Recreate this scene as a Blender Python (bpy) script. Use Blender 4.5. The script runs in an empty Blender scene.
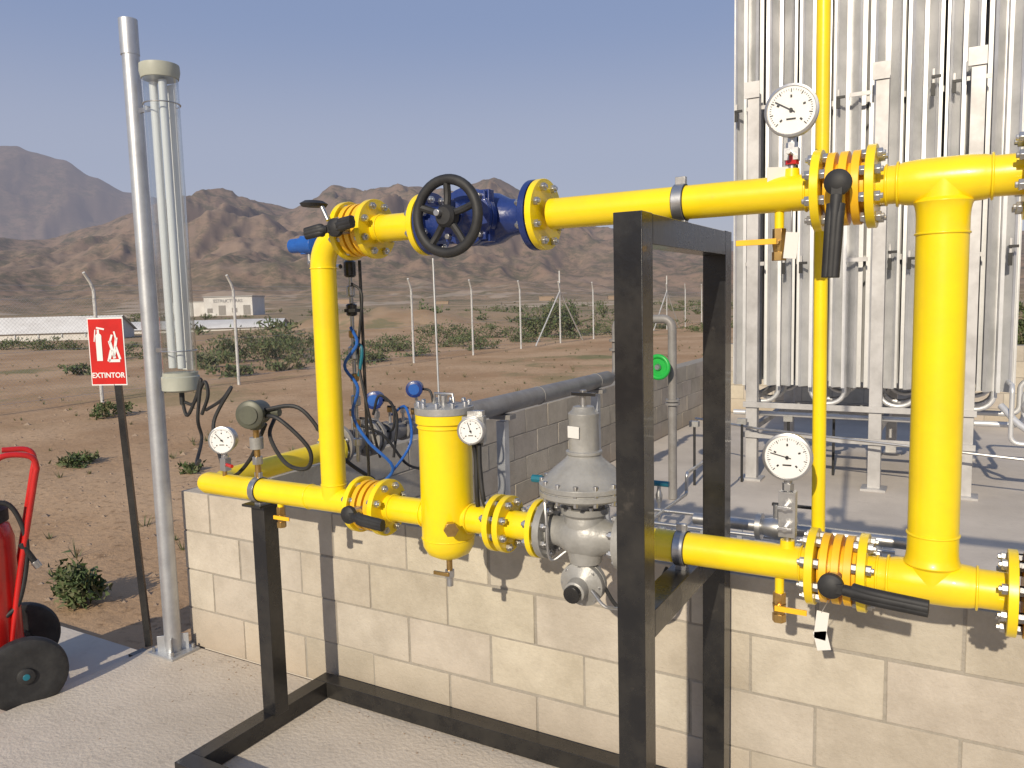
import bpy, math, random
from mathutils import Vector, Matrix, noise
random.seed(7)
scn=bpy.context.scene
V=Vector
# ------------------------------------------------------------------ materials
def mat(name,col,rough=.5,metal=0.,col2=None,ns=8.,bump=0.,bs=60.,coat=0.,rvar=0.,amt=(.4,.65),speck=None):
    m=bpy.data.materials.new(name); m.use_nodes=True
    nt=m.node_tree; N=nt.nodes; L=nt.links
    p=N['Principled BSDF']
    p.inputs['Base Color'].default_value=(*col,1); p.inputs['Roughness'].default_value=rough
    p.inputs['Metallic'].default_value=metal; p.inputs['Coat Weight'].default_value=coat
    tc=N.new('ShaderNodeTexCoord')
    if col2:
        n=N.new('ShaderNodeTexNoise'); n.inputs['Scale'].default_value=ns; n.inputs['Detail'].default_value=8; n.inputs['Roughness'].default_value=.65
        L.new(tc.outputs['Object'],n.inputs['Vector'])
        mr=N.new('ShaderNodeMapRange'); mr.inputs[1].default_value=amt[0]; mr.inputs[2].default_value=amt[1]
        L.new(n.outputs[0],mr.inputs[0])
        mx=N.new('ShaderNodeMix'); mx.data_type='RGBA'; mx.inputs[6].default_value=(*col,1); mx.inputs[7].default_value=(*col2,1)
        L.new(mr.outputs[0],mx.inputs[0]); out=mx.outputs[2]
        if speck:
            n3=N.new('ShaderNodeTexNoise'); n3.inputs['Scale'].default_value=speck[0]; n3.inputs['Detail'].default_value=10; n3.inputs['Roughness'].default_value=.75
            L.new(tc.outputs['Object'],n3.inputs['Vector'])
            m3=N.new('ShaderNodeMapRange'); m3.inputs[1].default_value=speck[1]; m3.inputs[2].default_value=speck[2]; L.new(n3.outputs[0],m3.inputs[0])
            m3.inputs[4].default_value=speck[4] if len(speck)>4 else 1
            x3=N.new('ShaderNodeMix'); x3.data_type='RGBA'; x3.inputs[7].default_value=(*speck[3],1); L.new(out,x3.inputs[6]); L.new(m3.outputs[0],x3.inputs[0]); out=x3.outputs[2]
        L.new(out,p.inputs['Base Color'])
        if rvar:
            m2=N.new('ShaderNodeMapRange'); m2.inputs[3].default_value=rough-rvar; m2.inputs[4].default_value=rough+rvar
            L.new(n.outputs[0],m2.inputs[0]); L.new(m2.outputs[0],p.inputs['Roughness'])
    if bump:
        b=N.new('ShaderNodeBump'); b.inputs['Strength'].default_value=bump; b.inputs['Distance'].default_value=.01
        n2=N.new('ShaderNodeTexNoise'); n2.inputs['Scale'].default_value=bs; n2.inputs['Detail'].default_value=6
        L.new(tc.outputs['Object'],n2.inputs['Vector']); L.new(n2.outputs[0],b.inputs['Height']); L.new(b.outputs[0],p.inputs['Normal'])
    return m
YEL=mat('yellow_paint',(.93,.70,.008),.33,0,(.85,.61,.012),5,.06,30,.25,.10,(.4,.65),(14,.64,.74,(.55,.40,.10),.4))
YEL2=mat('yellow_orange_paint',(.93,.53,.015),.42,0,(.84,.45,.015),9,.05,40,.1,.08)
BLK=mat('black_paint',(.010,.010,.011),.28,0,(.028,.026,.023),7,.06,50,.2,.12,(.4,.65),(11,.62,.74,(.13,.11,.09),.35))
RUB=mat('black_rubber',(.016,.016,.017),.6,0,(.03,.03,.03),20)
STEEL=mat('steel',(.55,.55,.55),.35,.9,(.40,.39,.37),14,.03,80,0,.1)
ZINC=mat('galvanised_steel',(.58,.60,.62),.44,.7,(.42,.43,.45),9,.05,30,0,.1,(.35,.7))
POST=mat('galvanised_post',(.62,.62,.60),.6,.1,(.50,.50,.48),5)
GREY=mat('grey_paint',(.36,.355,.335),.42,.15,(.27,.265,.25),12,.15,70,.1,.08)
GREYP=mat('grey_pipe_paint',(.27,.26,.245),.5,.1,(.20,.185,.17),6,.1,40)
BLUE=mat('blue_paint',(.012,.030,.15),.35,0,(.02,.045,.20),12,.15,60,.3)
BLUE2=mat('bright_blue_paint',(.02,.12,.45),.35,0,(.015,.09,.35),12,.05,60,.2)
BRASS=mat('brass',(.55,.36,.13),.32,.9,(.40,.25,.09),20)
WHITE=mat('white_enamel',(.80,.80,.78),.4,0,(.74,.73,.70),6)
DARK=mat('dark_ink',(.01,.01,.01),.5)
RED=mat('red_paint',(.58,.015,.012),.3,0,(.45,.012,.01),6,.02,30,.3)
GREEN=mat('green_paint',(.02,.42,.06),.4,0,(.015,.34,.05),8)
TEAL=mat('teal_plastic',(.01,.16,.22),.4,0,(.01,.12,.17),8)
OLIVE=mat('olive_housing',(.10,.105,.075),.45,.1,(.07,.07,.055),12)
ALU=mat('aluminium',(.72,.72,.72),.42,.45,(.56,.565,.565),3,.03,20,0,.1)
ALU2=mat('aluminium_frame',(.52,.51,.50),.5,.4,(.39,.38,.37),5)
CONC=mat('concrete',(.60,.535,.45),.85,0,(.48,.425,.355),1.6,.45,60,0,0,(.38,.66),(7,.56,.75,(.35,.305,.255),.7))
CONC2=mat('concrete_yard',(.60,.54,.465),.85,0,(.48,.43,.37),1.1,.35,50,0,0,(.38,.66),(5,.58,.75,(.36,.32,.27),.6))
MORT=mat('mortar',(.34,.31,.265),.95,0,(.28,.255,.215),20,.5,90)
LEAF=mat('leaf',(.058,.095,.028),.7,0,(.095,.125,.045),3)
LEAF2=mat('dry_leaf',(.15,.145,.07),.8,0,(.09,.105,.045),3)
STONE=mat('stone',(.36,.27,.19),.9,0,(.26,.19,.14),3,.3,20)
TAG=mat('tag',(.72,.70,.66),.6)
# ------------------------------------------------------------------ mesh builder
def basis(a):
    a=V(a).normalized()
    u=V((0,0,1)).cross(a)
    if u.length<1e-3: u=V((1,0,0))
    u.normalize(); v=a.cross(u)
    return a,u,v
class B:
    def __init__(s): s.v=[];s.f=[];s.m=[];s.mats=[]
    def mi(s,m):
        if m not in s.mats: s.mats.append(m)
        return s.mats.index(m)
    def add(s,vs,fs,m):
        o=len(s.v); s.v+= [tuple(x) for x in vs]; k=s.mi(m)
        for f in fs: s.f.append([i+o for i in f]); s.m.append(k)
    def lathe(s,o,ax,prof,m,seg=28,ph=0):
        o=V(o); a,u,w=basis(ax); vs=[];fs=[];rings=[]
        for t,r in prof:
            c=o+a*t
            if r<1e-6: rings.append([len(vs)]); vs.append(c)
            else:
                ids=[]
                for k in range(seg):
                    an=2*math.pi*k/seg+ph; ids.append(len(vs)); vs.append(c+(u*math.cos(an)+w*math.sin(an))*r)
                rings.append(ids)
        for A,C in zip(rings,rings[1:]):
            for k in range(seg):
                k2=(k+1)%seg
                if len(A)==1 and len(C)==1: break
                if len(A)==1: fs.append([A[0],C[k2],C[k]][::-1])
                elif len(C)==1: fs.append([A[k],A[k2],C[0]])
                else: fs.append([A[k],A[k2],C[k2],C[k]])
        if len(rings[0])>1: fs.append(rings[0][::-1])
        if len(rings[-1])>1: fs.append(rings[-1])
        s.add(vs,fs,m)
    def cyl(s,p,q,r,m,seg=24,r2=None,ph=0):
        p=V(p);q=V(q); s.lathe(p,q-p,[(0,r),((q-p).length,r if r2 is None else r2)],m,seg,ph)
    def box(s,c,d,m,R=None):
        c=V(c);vs=[]
        for z in(-.5,.5):
            for y in(-.5,.5):
                for x in(-.5,.5):
                    p=V((x*d[0],y*d[1],z*d[2]))
                    if R: p=R@p
                    vs.append(c+p)
        s.add(vs,[[0,2,3,1],[4,5,7,6],[0,1,5,4],[2,6,7,3],[0,4,6,2],[1,3,7,5]],m)
    def torus(s,c,ax,R,r,m,seg=36,sg=10):
        c=V(c);a,u,w=basis(ax);vs=[];fs=[]
        for i in range(seg):
            an=2*math.pi*i/seg;d=u*math.cos(an)+w*math.sin(an)
            for j in range(sg):
                b=2*math.pi*j/sg; vs.append(c+d*(R+r*math.cos(b))+a*(r*math.sin(b)))
        for i in range(seg):
            for j in range(sg):
                i2=(i+1)%seg;j2=(j+1)%sg
                fs.append([i*sg+j,i2*sg+j,i2*sg+j2,i*sg+j2])
        s.add(vs,fs,m)
    def tube(s,pts,r,m,seg=12,smooth=0,rad=0):
        pts=[V(p) for p in pts]
        if rad: pts=fillet(pts,rad)
        if smooth: pts=catmull(pts,smooth)
        vs=[];fs=[];n=len(pts);t0=(pts[1]-pts[0]).normalized();_,u,_w=basis(t0)
        for i,p in enumerate(pts):
            t=(pts[min(i+1,n-1)]-pts[max(i-1,0)]).normalized()
            u=(u-t*u.dot(t)).normalized();w=t.cross(u)
            for k in range(seg):
                an=2*math.pi*k/seg;vs.append(p+(u*math.cos(an)+w*math.sin(an))*r)
        for i in range(n-1):
            for k in range(seg):
                k2=(k+1)%seg;fs.append([i*seg+k,i*seg+k2,(i+1)*seg+k2,(i+1)*seg+k])
        fs.append(list(range(seg))[::-1]);fs.append([(n-1)*seg+k for k in range(seg)])
        s.add(vs,fs,m)
    def build(s,name,bevel=0,parent=None,flat=False):
        me=bpy.data.meshes.new(name);me.from_pydata(s.v,[],s.f)
        for m in s.mats: me.materials.append(m)
        me.polygons.foreach_set('material_index',s.m)
        if not flat:
            me.polygons.foreach_set('use_smooth',[True]*len(s.f)); me.set_sharp_from_angle(angle=math.radians(38))
        me.update()
        ob=bpy.data.objects.new(name,me);scn.collection.objects.link(ob)
        if bevel:
            b=ob.modifiers.new('bevel','BEVEL');b.width=bevel;b.segments=2;b.limit_method='ANGLE';b.angle_limit=math.radians(50);b.use_clamp_overlap=True
        if parent: ob.parent=parent
        return ob
def catmull(P,k):
    P=[P[0]*2-P[1]]+P+[P[-1]*2-P[-2]];o=[]
    for i in range(1,len(P)-2):
        a,b,c,d=P[i-1:i+3]
        for j in range(k):
            t=j/k;o.append(.5*((2*b)+(c-a)*t+(2*a-5*b+4*c-d)*t*t+(3*b-a-3*c+d)*t**3))
    o.append(P[-2]);return o
def fillet(P,rad,n=10):
    o=[P[0]]
    for i in range(1,len(P)-1):
        a=(P[i-1]-P[i]).normalized();b=(P[i+1]-P[i]).normalized()
        ang=a.angle(b);d=rad/math.tan(ang/2);c=P[i]+(a+b).normalized()*(rad/math.sin(ang/2))
        s=P[i]+a*d-c;e=P[i]+b*d-c;tot=s.angle(e)
        for k in range(n+1):
            t=k/n;o.append(c+(s*math.sin((1-t)*tot)+e*math.sin(t*tot))/math.sin(tot))
    o.append(P[-1]);return o
def W(lat,d,z=0): return V((.866*lat-.5*d,.5*lat+.866*d,z))
X=V((1,0,0));Y=V((0,1,0));Z=V((0,0,1))
# ------------------------------------------------------------------ camera
f=790.;pitch=math.radians(6.0);roll=.025
F=V((-.5*math.cos(pitch),.866*math.cos(pitch),-math.sin(pitch))).normalized()
R0=V((.866,.5,0)).normalized();U0=R0.cross(F).normalized()
Rc=R0*math.cos(roll)-U0*math.sin(roll);Uc=R0*math.sin(roll)+U0*math.cos(roll)
cam=bpy.data.objects.new('camera',bpy.data.cameras.new('camera'));scn.collection.objects.link(cam)
M=Matrix((Rc,Uc,-F)).transposed().to_4x4();M.translation=V((0,0,1.7));cam.matrix_world=M
cam.data.lens=f/1024*36;cam.data.sensor_width=36;cam.data.clip_end=20000;cam.data.clip_start=.03
scn.camera=cam
# ------------------------------------------------------------------ light
el=math.radians(26);az=math.radians(-6)
d=V((math.sin(az)*math.cos(el),math.cos(az)*math.cos(el),-math.sin(el)))
sun=bpy.data.objects.new('sun',bpy.data.lights.new('sun','SUN'));scn.collection.objects.link(sun)
sun.data.energy=4.0;sun.data.angle=math.radians(.6);sun.data.color=(1,.885,.71)
sun.rotation_euler=d.to_track_quat('-Z','Y').to_euler()
w=bpy.data.worlds.new('World');scn.world=w;w.use_nodes=True
nt=w.node_tree;N=nt.nodes;L=nt.links;sky=N.new('ShaderNodeTexSky');sky.sky_type='NISHITA';sky.sun_disc=False
sky.sun_elevation=el;sky.sun_rotation=math.radians(180)+az;sky.air_density=1.0;sky.dust_density=3.0;sky.ozone_density=2.0
tc=N.new('ShaderNodeTexCoord');sp=N.new('ShaderNodeSeparateXYZ');L.new(tc.outputs['Generated'],sp.inputs[0])
rmp=N.new('ShaderNodeValToRGB');rmp.color_ramp.interpolation='EASE'
e=rmp.color_ramp.elements;e[0].position=0;e[0].color=(.53,.535,.60,1);e[1].position=.55;e[1].color=(.20,.285,.50,1)
x=e.new(.17);x.color=(.42,.46,.60,1);x=e.new(.34);x.color=(.28,.355,.56,1)
L.new(sp.outputs['Z'],rmp.inputs[0])
sc_=N.new('ShaderNodeVectorMath');sc_.operation='SCALE';sc_.inputs['Scale'].default_value=10.5;L.new(rmp.outputs[0],sc_.inputs[0])
mxs=N.new('ShaderNodeMix');mxs.data_type='RGBA';mxs.inputs[0].default_value=.88;L.new(sky.outputs[0],mxs.inputs[6]);L.new(sc_.outputs[0],mxs.inputs[7])
bg=N['Background'];L.new(mxs.outputs[2],bg.inputs[0]);bg.inputs[1].default_value=.090
scn.view_settings.view_transform='Standard';scn.view_settings.look='None';scn.view_settings.exposure=0
# ------------------------------------------------------------------ terrain
def interp(tab,x):
    if x<=tab[0][0]:return tab[0][1]
    for a,b in zip(tab,tab[1:]):
        if x<=b[0]:
            t=(x-a[0])/(b[0]-a[0]);t=t*t*(3-2*t)*.5+t*.5;return a[1]+(b[1]-a[1])*t
    return tab[-1][1]
near_t=[(-600,60),(-200,80),(0,78),(60,76),(110,90),(135,100),(160,110),(200,116),(230,120),(265,112),(300,106),(325,110),(342,126),(370,120),(400,121),(425,122),(460,114),(480,122),(497,127),(525,116),(560,98),(600,78),(650,62),(740,48),(850,50),(1000,58),(1100,66),(1500,60)]
far_t=[(-600,90),(-200,110),(-60,138),(-10,156),(15,162),(35,162),(50,155),(80,144),(105,126),(140,108),(200,90),(300,60),(500,50),(1500,50)]
def ss(a,b,x):
    t=max(0,min(1,(x-a)/(b-a)));return t*t*(3-2*t)
def ridge(v,o=5,g=.5):
    s=0;a=1;tot=0
    for k in range(o):
        q_=noise.noise(v*2**k+V((k*7.3,k*3.1,0)));n_=1-math.sqrt(q_*q_*3.2+.02);s+=a*n_;tot+=a;a*=g
    return s/tot
def terr(x,y):
    r=math.hypot(x,y)
    z=-.10+.03*noise.noise(V((x*.5,y*.5,0)))+.010*noise.noise(V((x*3,y*3,0)))
    if r>12: z+=ss(12,40,r)*(.12*noise.noise(V((x*.1,y*.1,3)))-.05)
    m=W(-9.0,58);dx=x-m.x;dy=y-m.y;z+=1.75*math.exp(-(dx*dx+dy*dy)/34.)*(1+.6*noise.noise(V((x*.5,y*.5,1))))
    m=W(-4.0,75);dx=x-m.x;dy=y-m.y;z+=1.0*math.exp(-(dx*dx+dy*dy)/60.)
    if r>120: z+=ss(120,600,r)*(2.0*noise.noise(V((x/90,y/90,3)))+1.)
    if r>450:
        fw=-.5*x+.866*y;la=.866*x+.5*y
        th=math.atan2(la,fw);tc_=max(-1.05,min(1.05,th));px=512+790*math.tan(tc_)
        c=math.cos(tc_)/790
        H=interp(near_t,px)*c*2600*.90
        s1=ss(650,2600,r)**1.25*(1-.6*ss(2600,3300,r))
        wx=90*noise.noise(V((x/500,y/500,5)));wy=90*noise.noise(V((x/500,y/500,9)))
        g=ridge(V(((la+wx)/420,(fw+wy)/1000,0)))-.66
        g2=ridge(V(((la+wy)/150,(fw+wx)/330,4)),5,.55)-.66
        k=1-.86*ss(1900,2550,r)
        near=H*s1*(1+(.55*g+.30*g2)*k)
        near+=ss(500,1400,r)*(1-ss(1500,2300,r))*(g2*.8+g+.05)*24
        H2=interp(far_t,px)*c*5000*.90
        g3=ridge(V(((la+wx)/800,(fw+wy)/1700,2)))-.66;g4=ridge(V(((la+wx)/280,(fw)/600,7)),5,.55)-.66
        far=H2*ss(3100,5000,r)**1.3*(1+(.55*g3+.30*g4)*(1-.85*ss(4200,4900,r)))
        z+=near+far-2*ss(450,900,r)
    return z
radii=[.5+i*.5 for i in range(8)]
while radii[-1]<60: radii.append(radii[-1]*1.045)
while radii[-1]<900: radii.append(radii[-1]*1.055)
while radii[-1]<5300: radii.append(radii[-1]*1.0095)
radii+= [6500,9000,14000]
ths=[math.radians(-47+94*i/620) for i in range(621)]+[math.radians(47+266*i/90) for i in range(1,90)]
vs=[];n=len(ths)
for r in radii:
    for t in ths:
        la=r*math.sin(t);fw=r*math.cos(t);p=W(la,fw);vs.append((p.x,p.y,terr(p.x,p.y)))
fs=[]
for i in range(len(radii)-1):
    for k in range(n):
        k2=(k+1)%n;fs.append((i*n+k,i*n+k2,(i+1)*n+k2,(i+1)*n+k))
fs.append(tuple(range(n))[::-1])
me=bpy.data.meshes.new('terrain');me.from_pydata(vs,[],fs);me.polygons.foreach_set('use_smooth',[True]*len(fs))
ter=bpy.data.objects.new('terrain',me);scn.collection.objects.link(ter)
m=bpy.data.materials.new('earth');m.use_nodes=True;nt=m.node_tree;N=nt.nodes;L=nt.links;p=N['Principled BSDF'];p.inputs['Roughness'].default_value=.95;p.inputs['Specular IOR Level'].default_value=.15
geo=N.new('ShaderNodeNewGeometry')
def noi(sc,det=8,rg=.6):
    q=N.new('ShaderNodeTexNoise');q.inputs['Scale'].default_value=sc;q.inputs['Detail'].default_value=det;q.inputs['Roughness'].default_value=rg;L.new(geo.outputs['Position'],q.inputs['Vector']);return q.outputs[0]
def mr(i,a,b,c=0,dd=1):
    q=N.new('ShaderNodeMapRange');q.interpolation_type='SMOOTHSTEP';q.inputs[1].default_value=a;q.inputs[2].default_value=b;q.inputs[3].default_value=c;q.inputs[4].default_value=dd;L.new(i,q.inputs[0]);return q.outputs[0]
def mix(fa,a,b):
    q=N.new('ShaderNodeMix');q.data_type='RGBA';L.new(fa,q.inputs[0])
    for k,x in((6,a),(7,b)):
        if isinstance(x,tuple):q.inputs[k].default_value=(*x,1)
        else:L.new(x,q.inputs[k])
    return q.outputs[2]
def mul(a,b):
    q=N.new('ShaderNodeMath');q.operation='MULTIPLY';L.new(a,q.inputs[0]);L.new(b,q.inputs[1]);return q.outputs[0]
ln=N.new('ShaderNodeVectorMath');ln.operation='LENGTH';L.new(geo.outputs['Position'],ln.inputs[0]);dist=ln.outputs['Value']
c1=mix(mr(noi(.35,10),.35,.65),(.40,.255,.145),(.53,.365,.225))
c1=mix(mr(noi(14,6),.52,.72),c1,(.29,.185,.105))
c1=mix(mul(mr(noi(.16,10,.7),.54,.62),mr(dist,10,25)),c1,(.23,.205,.10))
plain=mix(mr(noi(.02,10,.7),.42,.6),(.40,.285,.18),(.28,.215,.13))
plain=mix(mr(noi(.06,10,.8),.52,.58),plain,(.13,.135,.065))
plain=mix(mul(mr(noi(.012,3),.54,.6),mr(dist,80,150)),plain,(.53,.43,.32))
c1=mix(mr(dist,35,90),c1,plain)
mt=mix(mr(noi(.02,14,.8),.42,.58),(.28,.195,.14),(.13,.115,.08))
mt=mix(mr(noi(.003,10,.75),.48,.66),mt,(.31,.225,.165))
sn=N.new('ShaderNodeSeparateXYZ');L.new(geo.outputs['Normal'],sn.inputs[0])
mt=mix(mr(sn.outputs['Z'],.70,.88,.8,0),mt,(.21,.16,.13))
c1=mix(mr(dist,500,1400),c1,mt)
L.new(c1,p.inputs['Base Color'])
b=N.new('ShaderNodeBump');b.inputs['Distance'].default_value=.03;b.inputs['Strength'].default_value=.7
L.new(noi(9,10,.7),b.inputs['Height']);L.new(b.outputs[0],p.inputs['Normal'])
# painted aerial haze: a glow mixed into the earth surface, growing with distance
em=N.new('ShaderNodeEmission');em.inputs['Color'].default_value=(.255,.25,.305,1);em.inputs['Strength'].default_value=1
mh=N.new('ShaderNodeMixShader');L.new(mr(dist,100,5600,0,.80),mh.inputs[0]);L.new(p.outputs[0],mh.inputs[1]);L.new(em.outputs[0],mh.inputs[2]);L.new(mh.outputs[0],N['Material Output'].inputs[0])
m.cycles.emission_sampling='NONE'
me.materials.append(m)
# ------------------------------------------------------------------ slabs
def slab(name,x0,x1,y0,y1,z0,z1,m,bev=.006):
    q=B();q.box(((x0+x1)/2,(y0+y1)/2,(z0+z1)/2),(x1-x0,y1-y0,z1-z0),m);return q.build(name,bev)
slab('concrete_pavement',-3.54,6,-7,2.52,-.3,0,CONC,.01)
slab('concrete_path',-9,-3.55,-7,2.42,-.3,-.045,CONC2,.01)
slab('concrete_yard',-3.36,9,2.53,12.2,-.3,-.004,CONC2)
# ------------------------------------------------------------------ block walls
BLOCK=bpy.data.materials.new('concrete_block');BLOCK.use_nodes=True;nt=BLOCK.node_tree;p=nt.nodes['Principled BSDF'];p.inputs['Roughness'].default_value=.92
at=nt.nodes.new('ShaderNodeAttribute');at.attribute_name='tint'
tc=nt.nodes.new('ShaderNodeTexCoord');no=nt.nodes.new('ShaderNodeTexNoise');no.inputs['Scale'].default_value=3;no.inputs['Detail'].default_value=12;no.inputs['Roughness'].default_value=.75;nt.links.new(tc.outputs['Object'],no.inputs['Vector'])
ra=nt.nodes.new('ShaderNodeValToRGB');ra.color_ramp.elements[0].position=.36;ra.color_ramp.elements[0].color=(.42,.375,.305,1);ra.color_ramp.elements[1].position=.62;ra.color_ramp.elements[1].color=(.565,.515,.43,1)
nt.links.new(no.outputs[0],ra.inputs[0]);mx=nt.nodes.new('ShaderNodeMix');mx.data_type='RGBA';mx.blend_type='MULTIPLY';mx.inputs[0].default_value=1
nt.links.new(ra.outputs[0],mx.inputs[6]);nt.links.new(at.outputs['Color'],mx.inputs[7])
sz=nt.nodes.new('ShaderNodeSeparateXYZ');nt.links.new(tc.outputs['Object'],sz.inputs[0])
ad=nt.nodes.new('ShaderNodeMath');ad.operation='MULTIPLY_ADD';ad.inputs[1].default_value=-.35;nt.links.new(no.outputs[0],ad.inputs[0]);nt.links.new(sz.outputs['Z'],ad.inputs[2])
ml=nt.nodes.new('ShaderNodeMapRange');ml.inputs[1].default_value=-.20;ml.inputs[2].default_value=.08;ml.inputs[3].default_value=.5;ml.inputs[4].default_value=0;nt.links.new(ad.outputs[0],ml.inputs[0])
md=nt.nodes.new('ShaderNodeMix');md.data_type='RGBA';md.inputs[7].default_value=(.35,.275,.20,1);nt.links.new(ml.outputs[0],md.inputs[0]);nt.links.new(mx.outputs[2],md.inputs[6])
nt.links.new(md.outputs[2],p.inputs['Base Color'])
bb=nt.nodes.new('ShaderNodeBump');bb.inputs['Strength'].default_value=.6;bb.inputs['Distance'].default_value=.008;n2=nt.nodes.new('ShaderNodeTexNoise');n2.inputs['Scale'].default_value=60;n2.inputs['Detail'].default_value=10;n2.inputs['Roughness'].default_value=.7
nt.links.new(tc.outputs['Object'],n2.inputs['Vector']);nt.links.new(n2.outputs[0],bb.inputs['Height']);nt.links.new(bb.outputs[0],p.inputs['Normal'])
def blockwall(name,o,dr,length,rows,th=.2):
    o=V(o);dr=V(dr);nr=V((-dr.y,dr.x,0));Rm=Matrix((dr,nr,Z)).transposed()
    q=B();tint=[]
    for r in range(rows):
        x=-(.2 if r%2 else 0)
        while x<length-.01:
            j1=random.uniform(-.002,.002)
            a=max(x,0);e=min(x+.4,length)
            if e-a>.04:
                c=o+dr*((a+e)/2+j1)+nr*(th/2+random.uniform(-.002,.002))+Z*(r*.2+.1+random.uniform(-.0015,.0015))
                q.box(c,(e-a-random.uniform(.006,.011),th,random.uniform(.190,.195)),BLOCK,Rm);t=random.uniform(.84,1.04);tint+=[(t,t*random.uniform(.98,1.0),t*random.uniform(.95,1.01),1)]*6
            x+=.4
    c=o+dr*(length/2)+nr*(th/2)+Z*(rows*.1)
    q.box(c,(length-.008,th-.007,rows*.2-.004),MORT,Rm);tint+=[(1,1,1,1)]*6
    ob=q.build(name,.003)
    at=ob.data.color_attributes.new('tint','FLOAT_COLOR','CORNER')
    for pi,po in enumerate(ob.data.polygons):
        for li in po.loop_indices: at.data[li].color=tint[pi]
    return ob
blockwall('block_wall',(-3.38,2.52,0),(1,0,0),8.4,4)
blockwall('block_wall',(-3.18,2.721,0),(0,1,0),8.8,4)
blockwall('block_wall',(-3.38,11.53,0),(1,0,0),12.4,5)
# ------------------------------------------------------------------ yellow pipework
PY=2.1;ZU=1.95;ZL=1.0;PR=.0445
def weld(q,c,ax,r,m=YEL): q.torus(c,ax,r,.0035,m,32,6)
def flange(q,x,y,z,ax,r,th,m,bolts=8,gap=.0,rb=None,bm=STEEL,bl=.035):
    a,u,w=basis(ax);c=V((x,y,z));q.lathe(c-a*th/2,a,[(0,r),(th,r)],m,40)
    rb=rb or r*.8
    for k in range(bolts):
        an=2*math.pi*(k+.5)/bolts;pp=c+(u*math.cos(an)+w*math.sin(an))*rb
        q.cyl(pp-a*(th/2+bl*.55),pp+a*(th/2+bl*.55),.0065,bm,8)
        for sg in(-1,1): q.cyl(pp+a*sg*(th/2),pp+a*sg*(th/2+.013),.0125,bm,6)
q=B()
q.tube([V((-.267-.06,PY,ZU)),V((-1.065,PY,ZU))],PR,YEL,32)
q.tube([V((-1.53,PY,ZU)),V((-1.965,PY,ZU)),V((-1.965,PY,ZL))],PR,YEL,32,0,.115)
q.tube([V((-1.84,PY,ZL)),V((-2.62,PY,ZL)),V((-2.62,2.80,ZL+.015))],PR,YEL,32,0,.1)
q.lathe((-2.50,PY,ZL),(-1,0,0),[(0,PR*.98),(.14,PR*.98),(.165,PR*.8),(.175,0)],YEL,32)
q.tube([V((-1.72,PY,ZL)),V((-1.29,PY,ZL))],PR,YEL,32)
q.tube([V((-1.23,PY,ZL)),V((-1.10,PY,ZL))],PR,YEL,32)
q.tube([V((-.83,PY,ZL)),V((-.33,PY,ZL))],PR,YEL,32)
RX=-.056
for z,s_ in((ZU,-1),(ZL,1)):
    q.lathe((-.20,PY,z),X,[(0,PR),(.045,PR),(.065,.050),(.10,.053),(.19,.053),(.225,.050),(.245,PR*1.02),(.31,PR*1.02)],YEL,40)
    q.lathe((RX,PY,z),(0,0,s_),[(0,.053),(.040,.0535),(.048,.064),(.056,.0595),(.068,.0572),(.085,.056),(.12,.056)],YEL,40)
    weld(q,(RX-.095,PY,z),X,.050);weld(q,(RX+.095,PY,z),X,.050);weld(q,(RX,PY,z+s_*.12),Z,.056)
q.cyl((RX,PY,ZL+.1),(RX,PY,ZU-.1),.0555,YEL,40)
for z in(ZU,ZL):
    q.tube([V((.13,PY,z)),V((.9,PY,z))],PR*1.02,YEL,32)
    flange(q,.108,PY,z,X,.1,.02,YEL);flange(q,.141,PY,z,X,.1,.02,YEL2)
weld(q,(-1.965,PY,ZL+.06),Z,PR);weld(q,(-1.85,PY,ZU),X,PR);weld(q,(-1.965,PY,ZU-.12),Z,PR);weld(q,(-2.08,PY,ZL),X,PR);weld(q,(-1.86,PY,ZL),X,PR)
for x,z,mm in((-.325,ZU,YEL),(-.205,ZU,YEL),(-.325,ZL,YEL),(-.205,ZL,YEL),(-1.835,ZU,YEL),(-1.725,ZU,YEL),(-1.835,ZL,YEL),(-1.725,ZL,YEL)):
    flange(q,x,PY,z,X,.098,.02,mm)
flange(q,-1.09,PY,ZU,X,.103,.02,YEL)
flange(q,-1.515,PY,ZU,X,.098,.02,YEL)
flange(q,-1.275,PY,ZL,X,.09,.02,YEL);flange(q,-1.238,PY,ZL,X,.09,.02,YEL)
flange(q,-1.125,PY,ZL,X,.09,.018,YEL)
flange(q,-2.62,2.80,ZL+.015,Y,.09,.02,YEL)
for x in(-.355,-.175,-1.865,-1.695):
    for z in(ZU,ZL): weld(q,(x,PY,z),X,PR*1.03)
q.build('gas_pipeline',.0012)
q=B()
for x,z in((-.675,ZU),(-.675,ZL),(-2.35,ZL)):
    q.lathe((x-.014,PY,z),X,[(0,PR+.006),(.028,PR+.006)],STEEL,32)
    q.lathe((x-.016,PY,z),X,[(0,PR+.004),(.032,PR+.004)],RUB,32)
    q.box((x,PY,z+PR+.014),(.028,.016,.02),STEEL);q.box((x,PY,z-PR-.012),(.03,.03,.02),STEEL)
q.build('pipe_clamp',.001)
q=B();q.tube([V((-.350,2.33,1.0)),V((-.371,2.35,4.6))],.0185,YEL,20);q.tube([V((-.345,PY,1.0)),V((-.345,2.33,1.0))],.0185,YEL,16)
q.build('vent_pipe')
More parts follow.
